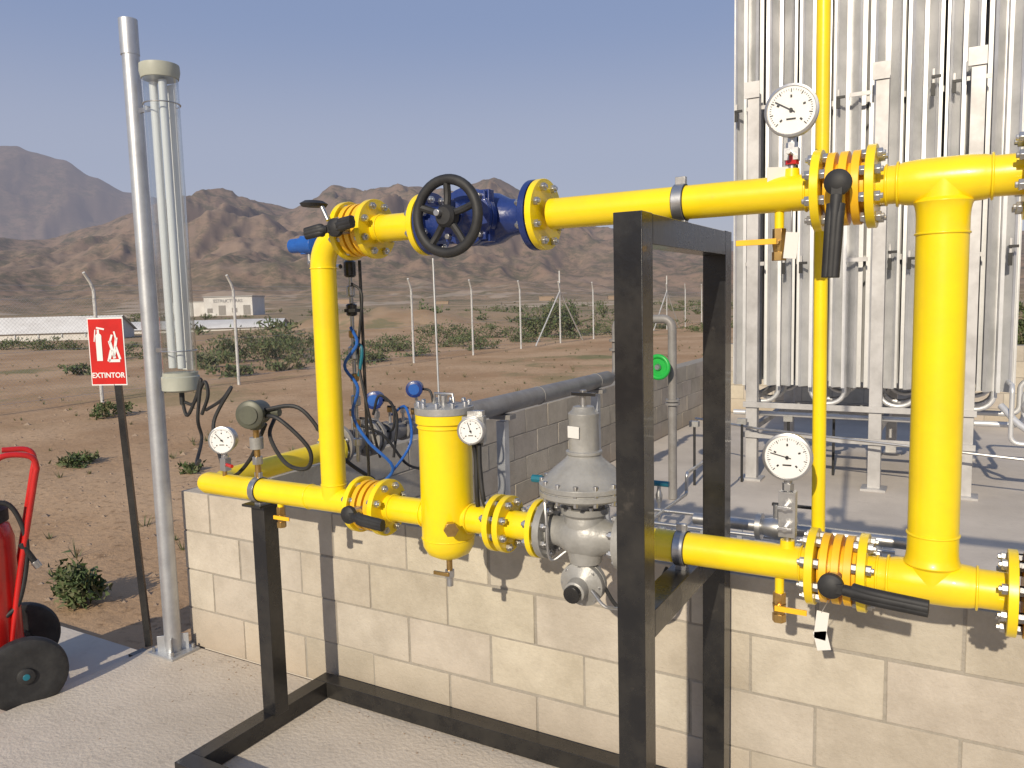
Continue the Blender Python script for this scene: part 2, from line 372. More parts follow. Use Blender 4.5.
# ------------------------------------------------------------------ ball valves
def ballvalve(x,z,kind):
    q=B()
    for dx,mm in((-.028,YEL2),(.0,YEL2),(.028,YEL2)):
        q.lathe((x+dx-.009,PY,z),X,[(0,.088),(.018,.088)],mm,40)
    q.lathe((x-.045,PY,z),X,[(0,.06),(.09,.06)],YEL2,32)
    q.cyl((x,PY-.07,z),(x,PY-.135,z),.020,STEEL,20);q.lathe((x,PY-.125,z),(0,-1,0),[(0,.03),(.016,.03),(.02,.024),(.026,.012)],RUB,24)
    y=PY-.145
    def lever(dr,l,droop=0):
        dr=V(dr).normalized();side=dr.cross(Y)
        Rm=Matrix((dr,Y,side)).transposed()
        q.box(V((x,y,z))+dr*(l*.25),(l*.6,.008,.024),RUB,Rm)
        c=V((x,y,z));q.tube([c+dr*.03,c+dr*(l*.45)+Y*-.012,c+dr*l+Y*-.02],.0135,RUB,10,5)
        q.tube([c+dr*.05+side*.009,c+dr*(l*.45)+side*.009+Y*-.012,c+dr*l+side*.008+Y*-.02],.012,RUB,10,5)
        q.tube([c+dr*.05-side*.009,c+dr*(l*.45)-side*.009+Y*-.012,c+dr*l-side*.008+Y*-.02],.012,RUB,10,5)
    if kind=='down': lever((-.04,0,-1),.215)
    elif kind=='right': lever((1,0,-.04),.21)
    elif kind=='rs': lever((1,0,-.05),.17)
    else:
        lever((.97,0,.1),.10);lever((-.95,0,-.15),.1)
        q.cyl((x-.06,PY-.10,z+.03),(x-.09,PY-.10,z+.085),.008,STEEL,10);q.lathe((x-.12,PY-.1,z+.078),(.05,0,1),[(0,.04),(.01,.047),(.02,.03),(.022,0)],RUB,20)
    return q.build('ball_valve',.001)
ballvalve(-.265,ZU,'down');ballvalve(-.265,ZL,'right');ballvalve(-1.78,ZU,'left');ballvalve(-1.78,ZL,'rs')
# ------------------------------------------------------------------ gate valve
q=B();gx=-1.29
flange(q,-1.115,PY,ZU,X,.103,.02,BLUE);flange(q,-1.49,PY,ZU,X,.098,.02,BLUE)
q.lathe((-1.48,PY,ZU),X,[(0,.055),(.05,.05),(.10,.055),(.14,.075),(.19,.082),(.24,.075),(.28,.055),(.33,.05),(.365,.058)],BLUE,36)
q.lathe((gx,PY,ZU),(0,-1,0),[(0,.07),(.06,.068),(.075,.085),(.095,.085),(.098,.07),(.1,.085),(.118,.085),(.125,.05),(.15,.036),(.175,.03),(.18,.038),(.192,.038),(.195,.02),(.21,.018)],BLUE,32)
for sx,sz_ in((-1,-1),(-1,1),(1,-1),(1,1)):
    q.cyl((gx+sx*.055,PY-.07,ZU+sz_*.055),(gx+sx*.055,PY-.135,ZU+sz_*.055),.009,STEEL,6)
q.box((gx,PY-.088,ZU),(.15,.03,.15),BLUE);q.box((gx,PY-.112,ZU),(.14,.014,.14),BLUE)
q.cyl((gx,PY-.2,ZU),(gx,PY-.265,ZU),.01,STEEL,12)
wc=V((gx+.01,PY-.225,ZU-.008))
q.torus(wc,Y,.102,.0145,RUB,44,12)
q.lathe(wc+Y*.018,(0,-1,0),[(0,.03),(.03,.032),(.04,.024),(.042,0)],RUB,20)
for k in range(5):
    an=2*math.pi*k/5+.3;dv=V((math.cos(an),0,math.sin(an)))
    q.tube([wc+dv*.02,wc+dv*.06+Y*.004,wc+dv*.1],.0105,RUB,8,4)
q.build('gate_valve',.0015)
# ------------------------------------------------------------------ gauges
def dial(q,c,a,r,needle):
    side=a.cross(Z).normalized();up=side.cross(a)
    q.lathe(c+a*.0,a,[(0,r*.885),(.0045,r*.885)],WHITE,44)
    fr=c+a*.006
    for k in range(41):
        an=math.radians(225-270*k/40);dv=(-side*math.cos(an)+up*math.sin(an));pv=dv.cross(a);big=k%5==0
        l=.13 if big else .07;Rm=Matrix((dv,pv,a)).transposed()
        q.box(fr+dv*r*(.80-l/2),(r*l,r*(.03 if big else .014),.0008),DARK,Rm)
        if k%10==0: q.box(fr+dv*r*.52,(r*.10,r*.07,.0008),DARK,Rm)
    dv=(-side*math.cos(needle)+up*math.sin(needle));pv=dv.cross(a);Rm=Matrix((dv,pv,a)).transposed()
    q.box(fr+a*.002+dv*r*.26,(r*.85,r*.035,.0012),DARK,Rm);q.cyl(fr,fr+a*.005,r*.07,DARK,12)
    q.box(fr-up*r*.33,(r*.35,.0008,r*.06),DARK,Matrix((side,a,up)).transposed())
def gauge(c,r,fd,needle=2.2,col=STEEL):
    q=B();c=V(c);a=V(fd).normalized()
    q.lathe(c-a*.045,a,[(0,r*.9),(.035,r*.92),(.037,r),(.05,r*1.0),(.052,r*.9),(.048,r*.88)],STEEL,44)
    dial(q,c,a,r,needle)
    b=c-a*.02
    q.cyl((b.x,b.y,c.z-r*.85),(b.x,b.y,c.z-r-.02),.011,STEEL,12);q.lathe((b.x,b.y,c.z-r-.03),Z,[(0,.015),(.02,.015)],STEEL,6)
    return q,b
q,b=gauge((-.39,PY-.02,2.148),.064,(.05,-1,0),2.6)
q.cyl((b.x,PY,ZU+.03),(b.x,b.y,2.06),.010,STEEL,12);q.lathe((b.x,PY,ZU+.03),Z,[(0,.02),(.03,.018)],YEL,16)
q.lathe((b.x,b.y,2.02),Z,[(0,.017),(.020,.017)],RED,8)
q.box((b.x,b.y,2.045),(.034,.03,.03),STEEL);q.cyl((b.x,b.y-.01,2.045),(b.x+.0,b.y-.05,2.045),.006,STEEL,8)
q.box((b.x-.03,b.y-.02,1.985),(.052,.003,.06),TAG,Matrix.Rotation(.5,3,'Z'))
q.build('pressure_gauge',.0008)
q,b=gauge((-.39,PY-.02,1.284),.062,(.05,-1,0),2.9)
q.cyl((b.x,PY,ZL+.03),(b.x,b.y,1.20),.009,STEEL,12);q.lathe((b.x,PY,ZL+.03),Z,[(0,.02),(.03,.018)],YEL,16)
q.box((b.x,b.y,1.13),(.042,.03,.12),STEEL);q.cyl((b.x,b.y-.012,1.155),(b.x,b.y-.045,1.155),.008,STEEL,10);q.cyl((b.x,b.y-.012,1.10),(b.x,b.y-.045,1.10),.008,STEEL,10)
q.box((b.x,b.y-.045,1.155),(.035,.006,.006),STEEL);q.box((b.x,b.y-.045,1.10),(.035,.006,.006),STEEL)
q.build('pressure_gauge',.0008)
q,b=gauge((-2.52,PY-.02,1.185),.054,(.55,-1,0.05),2.3)
q.cyl((b.x,PY-.01,ZL+.03),(b.x,b.y,1.12),.009,BRASS,12);q.box((b.x,b.y,1.085),(.03,.03,.05),STEEL);q.cyl((b.x,b.y,1.085),(b.x+.06,b.y-.02,1.085),.007,RED,8)
q.build('pressure_gauge',.0008)
q=B();tx=-2.35
q.cyl((tx,PY,ZL+.03),(tx,PY,1.26),.012,BRASS,12);q.lathe((tx,PY,1.10),Z,[(0,.02),(.03,.02)],STEEL,6);q.lathe((tx,PY,1.16),Z,[(0,.026),(.045,.026)],GREY,20)
q.lathe((tx,PY,1.235),Z,[(0,.02),(.015,.035),(.03,.035)],OLIVE,24)
q.lathe((tx-.02,PY+.05,1.297),(.45,-1,.02),[(0,.035),(.01,.047),(.085,.047),(.087,.054),(.11,.054),(.115,.045)],OLIVE,32)
q.lathe((tx+.028,PY-.058,1.299),(.45,-1,.02),[(0,.036),(.002,.036)],OLIVE,24)
q.cyl((tx-.09,PY+.0,1.30),(tx+.09,PY+.04,1.30),.016,OLIVE,14)
q.tube([(tx+.04,PY,1.29),(tx+.13,PY,1.28),(tx+.22,PY+.05,1.17),(tx+.20,PY+.06,1.09),(tx+.10,PY+.05,1.10),(tx+.02,PY+.05,1.2),(tx+.0,PY+.1,1.27)],.008,RUB,8,8)
q.tube([(tx+.03,PY,1.31),(tx+.18,PY+.05,1.32),(tx+.28,PY+.1,1.18),(tx+.33,PY+.15,1.10),(tx+.36,PY+.25,1.02)],.008,RUB,8,8)
q.tube([(tx,PY+.05,1.25),(tx-.1,PY+.05,1.10),(tx-.22,PY+.05,1.02),(tx-.34,PY+.1,1.10),(tx-.42,PY+.15,1.22),(tx-.36,PY+.2,1.36),(tx-.48,PY+.25,1.30),(-3.0,PY+.3,1.24)],.008,RUB,8,8)
q.build('pressure_transmitter',.001)
# ------------------------------------------------------------------ gas filter
q=B();fx=-1.47;dz=.015
q.lathe((fx,PY,.842+dz),Z,[(0,.0),(.004,.04),(.02,.07),(.045,.084),(.07,.087),(.455,.087),(.456,.095),(.485,.095)],YEL,48)
q.lathe((fx,PY,1.328+dz),Z,[(0,.097),(.022,.097),(.028,.07),(.03,.0)],GREY,48)
for k in range(10):
    an=2*math.pi*k/10;q.lathe((fx+.082*math.cos(an),PY+.082*math.sin(an),1.30+dz),Z,[(0,.009),(.066,.009),(.07,.006)],STEEL,6)
q.torus((fx,PY,1.30),Z,.088,.004,YEL,40,6);q.torus((fx,PY,.915+dz),Z,.0865,.003,YEL,40,6)
q.cyl((fx,PY,1.35),(fx,PY,1.40),.012,STEEL,10);q.tube([(fx-.04,PY,1.37),(fx-.035,PY,1.405),(fx+.035,PY,1.405),(fx+.04,PY,1.37)],.005,STEEL,8)
q.cyl((fx,PY,.86),(fx,PY,.80),.010,BRASS,12);q.lathe((fx,PY,.79),Z,[(0,.017),(.025,.017)],STEEL,6);q.cyl((fx,PY,.79),(fx,PY,.76),.011,STEEL,12);q.box((fx-.02,PY-.02,.805),(.06,.008,.012),BRASS)
weld(q,(fx-.092,PY,ZL),X,PR*1.05);weld(q,(fx+.092,PY,ZL),X,PR*1.05)
q.lathe((fx+.06,PY-.075,ZL-.01),(.6,-.75,0),[(0,.018),(.03,.018),(.03,.024),(.045,.024)],BRASS,6)
q.tube([(fx-.09,PY+.1,1.32),(fx-.095,PY+.1,1.85)],.0035,ZINC,8)
q.build('gas_filter',.001)
q=B()
c=V((fx+.130,PY-.03,1.30));a=V((.30,-1,0)).normalized();s_=a.cross(Z);Rm=Matrix((s_,a,Z)).transposed()
q.box(c-a*.012,(.07,.035,.082),GREY,Rm);q.box(c-Z*.0-a*.035,(.05,.03,.11),STEEL,Rm)
q.lathe(c,a,[(0,.042),(.022,.042),(.024,.044),(.032,.044),(.034,.040),(.030,.038)],STEEL,36)
dial(q,c+a*.027,a,.043,1.9)
q.tube([c-Z*.045,c-Z*.10+Y*.01,c-Z*.2+Y*.01,(fx+.12,PY,ZL+.04)],.008,RUB,8,6)
q.tube([c-Z*.045+X*.02,c-Z*.12+X*.02,c-Z*.22+X*.03,(fx+.16,PY,ZL+.03)],.008,RUB,8,6)
q.cyl(c-a*.03,(fx+.07,PY,1.29),.008,STEEL,10)
q.build('differential_pressure_gauge',.001)
# ------------------------------------------------------------------ regulator
q=B();rx=-.972
flange(q,-1.098,PY,ZL,X,.088,.022,GREY);flange(q,-.845,PY,ZL,X,.088,.022,GREY)
q.lathe((-1.09,PY,ZL),X,[(0,.05),(.025,.044),(.05,.05),(.08,.066),(.105,.072),(.13,.072),(.155,.066),(.185,.05),(.21,.044),(.235,.05)],GREY,36)
q.lathe((rx,PY,.905),Z,[(0,.03),(.012,.048),(.04,.054),(.07,.062),(.13,.066),(.155,.060),(.165,.072),(.182,.072),(.184,.056),(.198,.058),(.206,.10),(.216,.128),(.222,.136),(.236,.136),(.2365,.131),(.2415,.131),(.242,.136),(.256,.136),(.262,.126),(.278,.112),(.298,.092),(.315,.070),(.328,.056),(.338,.049),(.342,.054),(.350,.054),(.352,.046),(.44,.044),(.452,.046),(.462,.046),(.470,.036),(.482,.030),(.485,.0)],GREY,56)
for k in range(14):
    an=2*math.pi*k/14;q.lathe((rx+.127*math.cos(an),PY+.127*math.sin(an),1.113),Z,[(0,.0075),(.062,.0075)],STEEL,6)
for k in range(6):
    an=2*math.pi*k/6+.2;q.lathe((rx+.062*math.cos(an),PY+.062*math.sin(an),1.065),Z,[(0,.007),(.032,.007)],STEEL,6)
q.cyl((rx,PY,1.385),(rx,PY,1.435),.010,STEEL,12);q.box((rx+.01,PY-.02,1.425),(.075,.009,.010),BLK)
q.box((rx-.012,PY-.046,1.315),(.042,.003,.035),TAG,Matrix.Rotation(-.25,3,'Z'))
q.cyl((rx-.005,PY,.92),(rx-.005,PY,.875),.028,GREY,20)
pa=V((.02,-1,-.12)).normalized();pc=V((rx-.005,PY+.04,.860))
q.lathe(pc,pa,[(0,.03),(.015,.045),(.03,.068),(.046,.068),(.048,.063),(.052,.068),(.068,.068),(.08,.048),(.09,.034),(.12,.032),(.125,.024)],GREY,36)
q.lathe(pc+pa*.12,pa,[(0,.026),(.02,.026),(.024,.0)],BLK,20)
_,pu,pw=basis(pa)
for k in range(8):
    an=2*math.pi*k/8;q.lathe(pc+pa*.02+(pu*math.cos(an)+pw*math.sin(an))*.058,pa,[(0,.006),(.054,.006)],STEEL,6)
q.tube([(rx-.05,PY-.03,.95),(rx-.09,PY-.06,.93),(rx-.10,PY-.06,1.05),(rx-.115,PY-.04,1.13)],.005,STEEL,8,6)
q.tube([(rx+.04,PY-.05,.85),(rx+.10,PY-.06,.81),(rx+.16,PY+.03,.82),(rx+.16,PY+.1,1.0),(rx+.12,PY+.06,1.10)],.005,STEEL,8,6)
q.tube([(rx+.05,PY,.86),(rx+.10,PY+.02,.78),(rx+.18,PY+.03,.80),(rx+.22,PY+.1,.90)],.006,RUB,8,6)
q.lathe((rx-.13,PY-.02,1.16),(-1,0,0),[(0,.012),(.035,.012)],TEAL,8)
q.build('pressure_regulator',.001)
# ------------------------------------------------------------------ drain valves w/ tags
def drain(x,z,tag):
    q=B();q.cyl((x,PY,z-PR+.005),(x,PY,z-.10),.012,YEL,14);q.lathe((x,PY,z-.115),Z,[(0,.017),(.03,.017)],BRASS,6)
    q.lathe((x,PY,z-.145),Z,[(0,.014),(.03,.018)],BRASS,16);q.lathe((x,PY,z-.165),Z,[(0,.018),(.022,.018)],BRASS,6)
    q.cyl((x,PY,z-.12),(x,PY-.03,z-.12),.006,BRASS,8)
    if tag==1: q.box((x-.05,PY-.033,z-.118),(.10,.006,.014),YEL2)
    else: q.box((x+.035,PY-.033,z-.118),(.08,.006,.014),YEL2)
    return q
q=drain(-.42,ZU,1);t=V((-.385,PY-.03,ZU-.13));q.tube([t+Z*.085,t+Z*.03],.0012,STEEL,6);q.box(t-Z*.0,(.032,.002,.065),TAG,Matrix.Rotation(.1,3,'Y'));q.build('drain_valve',.001)
q=drain(-.41,ZL,0);t=V((-.30,PY-.03,ZL-.155));q.tube([(-.275,PY-.1,ZL-.05),t+Z*.045],.0012,STEEL,6);q.box(t+Z*.01,(.03,.002,.075),TAG,Matrix.Rotation(.1,3,'Y'));q.box(t-Z*.03+X*.002,(.034,.002,.05),TAG,Matrix.Rotation(-.25,3,'Y'));q.build('drain_valve',.001)
q=drain(-2.24,ZL+.03,0);q.build('drain_valve',.001)
# ------------------------------------------------------------------ instrument behind riser
q=B()
q.lathe((-2.18,2.30,1.935),(-1,0,0),[(0,.02),(.01,.036),(.07,.036),(.075,.03),(.13,.028),(.135,.0)],BLUE2,24);q.lathe((-2.24,2.30,1.90),Z,[(0,.02),(.07,.02)],BLUE2,16)
q.cyl((-2.22,2.30,1.90),(-2.22,2.30,1.86),.01,STEEL,10);q.tube([(-2.22,2.30,1.87),(-2.10,2.24,1.84),(-1.975,2.20,1.84)],.009,STEEL,8,5)
ix=-1.945;iy=2.215
q.cyl((ix,iy,1.90),(ix,iy,1.12),.0075,STEEL,10);q.cyl((ix+.03,iy+.02,1.86),(ix+.03,iy+.02,1.05),.006,BLK,10)
for z,r,h,mm in((1.80,.022,.06,BLK),(1.73,.016,.04,STEEL),(1.66,.020,.045,BLK),(1.58,.015,.03,BRASS),(1.50,.020,.05,STEEL),(1.42,.016,.03,BRASS),(1.33,.018,.04,STEEL),(1.25,.014,.03,BRASS),(1.18,.016,.03,STEEL)):
    q.lathe((ix,iy,z),Z,[(0,r*.7),(h*.1,r),(h*.9,r),(h,r*.7)],mm,10)
q.box((ix+.02,iy-.02,1.68),(.05,.03,.012),RUB)
q.tube([(ix,iy-.01,1.62),(ix+.035,iy-.02,1.56),(ix-.02,iy-.03,1.48),(ix+.03,iy-.02,1.40),(ix+.0,iy-.02,1.3),(ix+.05,iy,1.2),(ix+.12,iy+.05,1.10),(ix+.05,iy+.05,1.02)],.006,BLUE2,8,6)
q.tube([(ix,iy,1.78),(ix+.05,iy,1.74),(ix+.035,iy,1.62),(ix+.02,iy,1.5),(ix+.06,iy,1.3),(ix+.02,iy+.1,1.12)],.005,RUB,8,6)
q.tube([(ix-.02,iy,1.5),(ix-.0,iy,1.56),(ix+.04,iy,1.54),(ix+.02,iy,1.44)],.006,TEAL,8,6)
q.build('flow_instrument',.0008)
# ------------------------------------------------------------------ grey pipe over the yard
q=B();gX=-2.62;gz=1.03
flange(q,gX,2.84,gz,Y,.10,.022,GREYP,8);q.tube([(gX,2.84,gz),(gX,3.55,gz)],.045,GREYP,24)
flange(q,gX,3.05,gz,Y,.095,.02,GREYP,8);flange(q,gX,3.09,gz,Y,.095,.02,GREYP,8)
for y_ in(2.95,3.2,3.35): q.lathe((gX,y_-.02,gz),Y,[(0,.06),(.04,.06)],GREYP,24)
q.lathe((gX,3.45,gz),Y,[(0,.045),(.08,.062),(2.7,.062),(2.76,.045)],GREYP,28)
for y_ in(3.9,4.9,5.9):
    q.torus((gX,y_,gz),Y,.0635,.003,GREYP,28,6)
for y_ in(4.4,5.9):
    q.box((gX,y_,gz-.08),(.16,.08,.03),GREYP);q.box((gX,y_,gz/2-.05),(.06,.06,gz-.12),ZINC);q.box((gX,y_,.006),(.16,.16,.012),ZINC)
q.tube([(gX,6.0,gz),(gX,6.35,gz),(gX,6.35,1.52),(gX+.50,6.35,1.52),(gX+.50,6.35,.0)],.036,GREYP,16,0,.08)
for z in(1.25,1.33): q.lathe((gX,6.35,z),Z,[(0,.06),(.02,.06)],GREYP,20)
q.lathe((gX+.5,6.35,.8),Z,[(0,.06),(.02,.06),(.021,.04),(.03,.04),(.031,.06),(.05,.06)],GREYP,20)
q.build('gas_inlet_pipe',.001)
q=B()
q.torus((gX+.43,6.2,1.13),(-.1,-1,0),.09,.018,GREEN,32,10);q.lathe((gX+.43,6.21,1.13),(-.1,-1,0),[(0,.085),(.01,.085)],GREEN,28);q.lathe((gX+.43,6.19,1.13),(-.1,-1,0),[(0,.03),(.02,.02)],STEEL,16);q.cyl((gX+.43,6.2,1.13),(gX+.5,6.35,1.13),.014,STEEL,10)
q.build('valve_handwheel')
def bluetx(y_,z_,k):
    q=B();q.cyl((gX,y_,gz+.04),(gX,y_,z_-.03),.009,STEEL,10);q.lathe((gX,y_,gz+.09),Z,[(0,.016),(.03,.016)],STEEL,6)
    q.lathe((gX,y_,z_-.045),Z,[(0,.02),(.03,.026)],BLUE,16);q.lathe((gX-.02,y_+.035,z_),(.5,-1,0),[(0,.03),(.008,.040),(.07,.040),(.072,.046),(.09,.046),(.095,.036)],BLUE,28)
    q.lathe((gX-.02+.0955*.447,y_+.035-.0955*.894,z_),(.5,-1,0),[(0,.03),(.002,.03)],BLUE2,20)
    q.tube([(gX+.03,y_,z_),(gX+.1,y_,z_-.02),(gX+.1,y_,z_-.15),(gX-.05,y_+.05,gz+.02)],.007,RUB,8,6)
    q.build('temperature_transmitter')
bluetx(3.14,1.215,1);bluetx(3.48,1.235,1)
q=B()
for j,(y_,h) in enumerate(((2.93,.16),(3.0,.11),(3.22,.14),(3.33,.12),(3.42,.10),(3.6,.1))):
    q.cyl((gX+.02,y_,gz+.03),(gX+.02,y_,gz+h),.008,STEEL,8);q.lathe((gX+.02,y_,gz+h-.03),Z,[(0,.015),(.03,.015)],STEEL if j%2 else BRASS,6);q.box((gX+.04,y_-.01,gz+h),(.05,.008,.01),RUB)
q.tube([(gX+.05,2.9,gz+.1),(gX+.15,3.0,gz+.03),(gX+.2,3.1,gz-.12),(gX+.15,3.3,gz-.2)],.007,RUB,8,6)
q.tube([(gX+.05,3.2,gz+.1),(gX+.18,3.15,gz+.15),(gX+.24,3.1,gz-.02),(gX+.15,3.0,gz-.2)],.007,BLUE2,8,6)
q.tube([(gX+.05,3.05,gz+.12),(gX+.10,3.05,gz+.22),(gX+.16,3.1,gz+.12),(gX+.13,3.1,gz-.1)],.007,RUB,8,6)
q.build('valve_manifold',.001)
# ------------------------------------------------------------------ skid frame
q=B();T=.07
x0,x1,y0,y1=-2.40,-.675,1.745,2.455
def bar(a,b):
    a=V(a);b=V(b);d=b-a;c=(a+b)/2
    q.box(c,(abs(d.x)+ (T if abs(d.x)<1e-6 else 0),abs(d.y)+(T if abs(d.y)<1e-6 else 0),abs(d.z)+(T if abs(d.z)<1e-6 else 0)),BLK)
h=T/2+.004
bar((x0-T/2,y0,h),(x1+T/2+.3,y0,h));bar((x0-T/2,y1,h),(x1+T/2+.3,y1,h));bar((x0,y0+T/2+.001,h),(x0,y1-T/2-.001,h))
bar((x1,y0,2*h),(x1,y0,1.895));bar((x1,y1,2*h),(x1,y1,1.895));bar((x1,y0+T/2+.001,1.858),(x1,y1-T/2-.001,1.858))
bar((x1,y0+T/2+.001,.905),(x1,y1-T/2-.001,.905));bar((x1+.3,y0+T/2+.001,h),(x1+.3,y1-T/2-.001,h))
q.box((x0+.015,2.15,.50),(T,T,.865),BLK);q.box((x0+.03,2.12,.938),(.10,.10,.01),BLK)
for a in((x1,y0),(x1,y1)):
    q.torus((a[0],a[1],.078),Z,.048,.004,BLK,4,6)
q.build('pipe_support_frame',.004)
# ------------------------------------------------------------------ steel pole, tube lamp
q=B();px_,py_=-3.385,2.42
q.lathe((px_,py_,0),Z,[(0,.040),(3.01,.038),(3.02,.03),(3.022,0)],ZINC,32)
q.lathe((px_-.002,py_,2.87),Z,[(0,.0415),(.16,.0415)],ZINC,32)
q.box((px_,py_,.006),(.19,.16,.012),ZINC)
for k in range(4):
    an=math.pi/4+k*math.pi/2;q.box((px_+.053*math.cos(an),py_+.053*math.sin(an),.05),(.04,.005,.08),ZINC,Matrix.Rotation(an,3,'Z'));q.cyl((px_+.07*(1 if k in(0,3) else -1),py_+.06*(1 if k<2 else -1),.01),(px_+.07*(1 if k in(0,3) else -1),py_+.06*(1 if k<2 else -1),.035),.008,STEEL,6)
q.build('steel_pole',.001)
LGT=mat('lamp_diffuser',(.72,.75,.76),.25,0);CAP=mat('lamp_cap',(.42,.43,.36),.5,0,(.36,.37,.31),9)
CLR=bpy.data.materials.new('clear_tube');CLR.use_nodes=True;nt=CLR.node_tree;N=nt.nodes
tr=N.new('ShaderNodeBsdfTransparent');tr.inputs[0].default_value=(.93,.95,.95,1);gl=N.new('ShaderNodeBsdfGlossy');gl.inputs['Roughness'].default_value=.12
ms=N.new('ShaderNodeMixShader');lw=N.new('ShaderNodeLayerWeight');lw.inputs[0].default_value=.35
mm=N.new('ShaderNodeMath');mm.operation='MULTIPLY_ADD';mm.inputs[1].default_value=.7;mm.inputs[2].default_value=.10
nt.links.new(lw.outputs['Facing'],mm.inputs[0]);nt.links.new(mm.outputs[0],ms.inputs[0]);nt.links.new(tr.outputs[0],ms.inputs[1]);nt.links.new(gl.outputs[0],ms.inputs[2]);nt.links.new(ms.outputs[0],N['Material Output'].inputs[0])
q=B();lx,ly=-3.15,2.39;r=.075
q.lathe((lx,ly,1.39),Z,[(0,r),(1.34,r)],CLR,36)
q.lathe((lx,ly,1.32),Z,[(0,r*.75),(.01,r*1.12),(.07,r*1.12),(.075,r*1.03),(.09,r*1.03)],CAP,36)
q.lathe((lx,ly,2.72),Z,[(0,r*1.05),(.03,r*1.14),(.06,r*1.12),(.065,r*.8),(.068,0)],CAP,36)
q.cyl((lx,ly,1.26),(lx,ly,1.33),.012,RUB,10)
for dx,dy in((-.036,-.01),(.030,-.012)): q.cyl((lx+dx,ly+dy,1.43),(lx+dx,ly+dy,2.71),.018,LGT,14)
q.box((lx,ly+.035,2.06),(.09,.006,1.28),WHITE)
for z in(1.51,2.61):
    q.torus((lx,ly,z),Z,r+.003,.003,STEEL,32,6);q.box(((lx+px_)/2,(ly+py_)/2,z),(.12,.012,.02),STEEL)
q.tube([(lx,ly,1.27),(lx+.03,ly,1.21),(lx+.10,ly,1.30),(lx+.14,ly,1.38),(lx+.10,ly,1.2),(lx+.08,ly+.03,1.10),(lx+.2,ly-.1,1.02),(lx+.35,ly-.2,1.06)],.008,RUB,8,8)
q.tube([(lx+.02,ly,1.27),(lx+.08,ly,1.27),(lx+.16,ly,1.37),(lx+.18,ly,1.31),(lx+.13,ly,1.22)],.008,RUB,8,8)
q.build('tube_lamp',.001)
# ------------------------------------------------------------------ extinguisher sign
sc=V((-3.69,2.39,1.50));sa=V((.42,-1,0)).normalized()
ss_=Z.cross(sa).normalized()
Rs=Matrix((ss_,-sa,Z)).transposed()
q=B()
q.tube([(-3.565,2.41,0.0),(-3.69,2.42,1.66)],.021,BLK,4);q.box((-3.57,2.38,-.037),(.13,.08,.012),BLK)
q.box(sc,(.190,.003,.335),WHITE,Rs);q.box(sc+sa*.002,(.180,.0025,.323),RED,Rs)
o=sc+sa*.005
def sb(x,z,w_,h_,m=WHITE,rot=0): q.box(o+ss_*x*.85+Z*z,(w_*.85,.0015,h_),m,Rs@Matrix.Rotation(rot,3,'Y'))
sb(-.045,.015,.036,.12);q.lathe(o+ss_*-.038+Z*.075-sa*.001,sa,[(0,.016),(.0018,.016)],WHITE,20);sb(-.045,.10,.014,.02);sb(-.03,.115,.05,.008,WHITE,.2);sb(-.068,.08,.006,.06,WHITE,.15)
for k,(x,z,w_,h_,rr) in enumerate(((.02,-.02,.018,.06,.3),(.035,.01,.018,.09,-.25),(.055,.02,.016,.10,.2),(.07,-.005,.014,.07,-.3),(.045,-.045,.07,.014,0),(.03,.06,.012,.05,.35),(.06,.075,.010,.05,-.2))): sb(x,z,w_,h_,WHITE,rr)
sign=q.build('fire_extinguisher_sign',.0)
tcv=bpy.data.curves.new('lettering','FONT');tcv.body='EXTINTOR';tcv.size=.036;tcv.align_x='CENTER';tcv.align_y='CENTER';tcv.extrude=.0006;tcv.offset=.0008
to=bpy.data.objects.new('lettering',tcv);scn.collection.objects.link(to);to.data.materials.append(WHITE)
Mt=Matrix((ss_,Z,sa)).transposed().to_4x4();Mt.translation=o-Z*.118;to.matrix_world=Mt;to.parent=sign
# ------------------------------------------------------------------ wheeled extinguisher
q=B();ax=V((.89,-.45,0)).normalized();rt=V((.45,.89,0));tkc=V((-3.80,1.79,0));g0=-.045
q.lathe(tkc+Z*(g0+.16),Z,[(0,.0),(.005,.07),(.03,.115),(.08,.13),(.58,.13),(.64,.115),(.69,.06),(.71,.04),(.76,.04)],RED,40)
q.lathe(tkc+Z*(g0+.80),Z,[(0,.075),(.02,.115),(.075,.115),(.10,.09),(.115,.05)],RUB,32)
for sg in(0,1):
    wc=V((-3.545,1.80,g0+.165)) - ax*(.50*sg)
    q.lathe(wc-ax*.03,ax,[(0,.10),(0,.135),(.008,.158),(.02,.165),(.04,.165),(.052,.158),(.06,.135),(.055,.10)],RUB,44)
    q.lathe(wc-ax*.02,ax,[(0,.10),(.035,.10),(.03,.04),(.055,.035),(.06,.02)],RUB,32)
    q.lathe(wc+ax*.03,ax,[(0,.016),(.012,.014),(.014,0)],TEAL,16)
q.cyl(V((-3.545,1.80,g0+.165)),V((-3.545,1.80,g0+.165))-ax*.5,.014,RED,12)
def hp(o_,z): return tkc+ax*.10+rt*(o_+.02)+Z*(g0+z)
q.tube([hp(.06,.25),hp(.11,.55),hp(.20,.98),hp(.215,1.06),hp(.19,1.11),hp(.09,1.12),hp(.04,1.06),hp(.0,.93)],.013,RED,12,6)
q.tube([hp(.06,.25)-ax*.2,hp(.11,.55)-ax*.2,hp(.20,.98)-ax*.2,hp(.215,1.06)-ax*.2,hp(.19,1.11)-ax*.2,hp(.09,1.12)-ax*.2],.013,RED,12,6)
q.box(hp(.04,.22)-ax*.1,(.25,.02,.03),RED,Matrix.Rotation(math.atan2(ax.y,ax.x),3,'Z'))
q.box(hp(-.02,.1)-ax*.1,(.28,.22,.02),RED,Matrix.Rotation(math.atan2(ax.y,ax.x),3,'Z'))
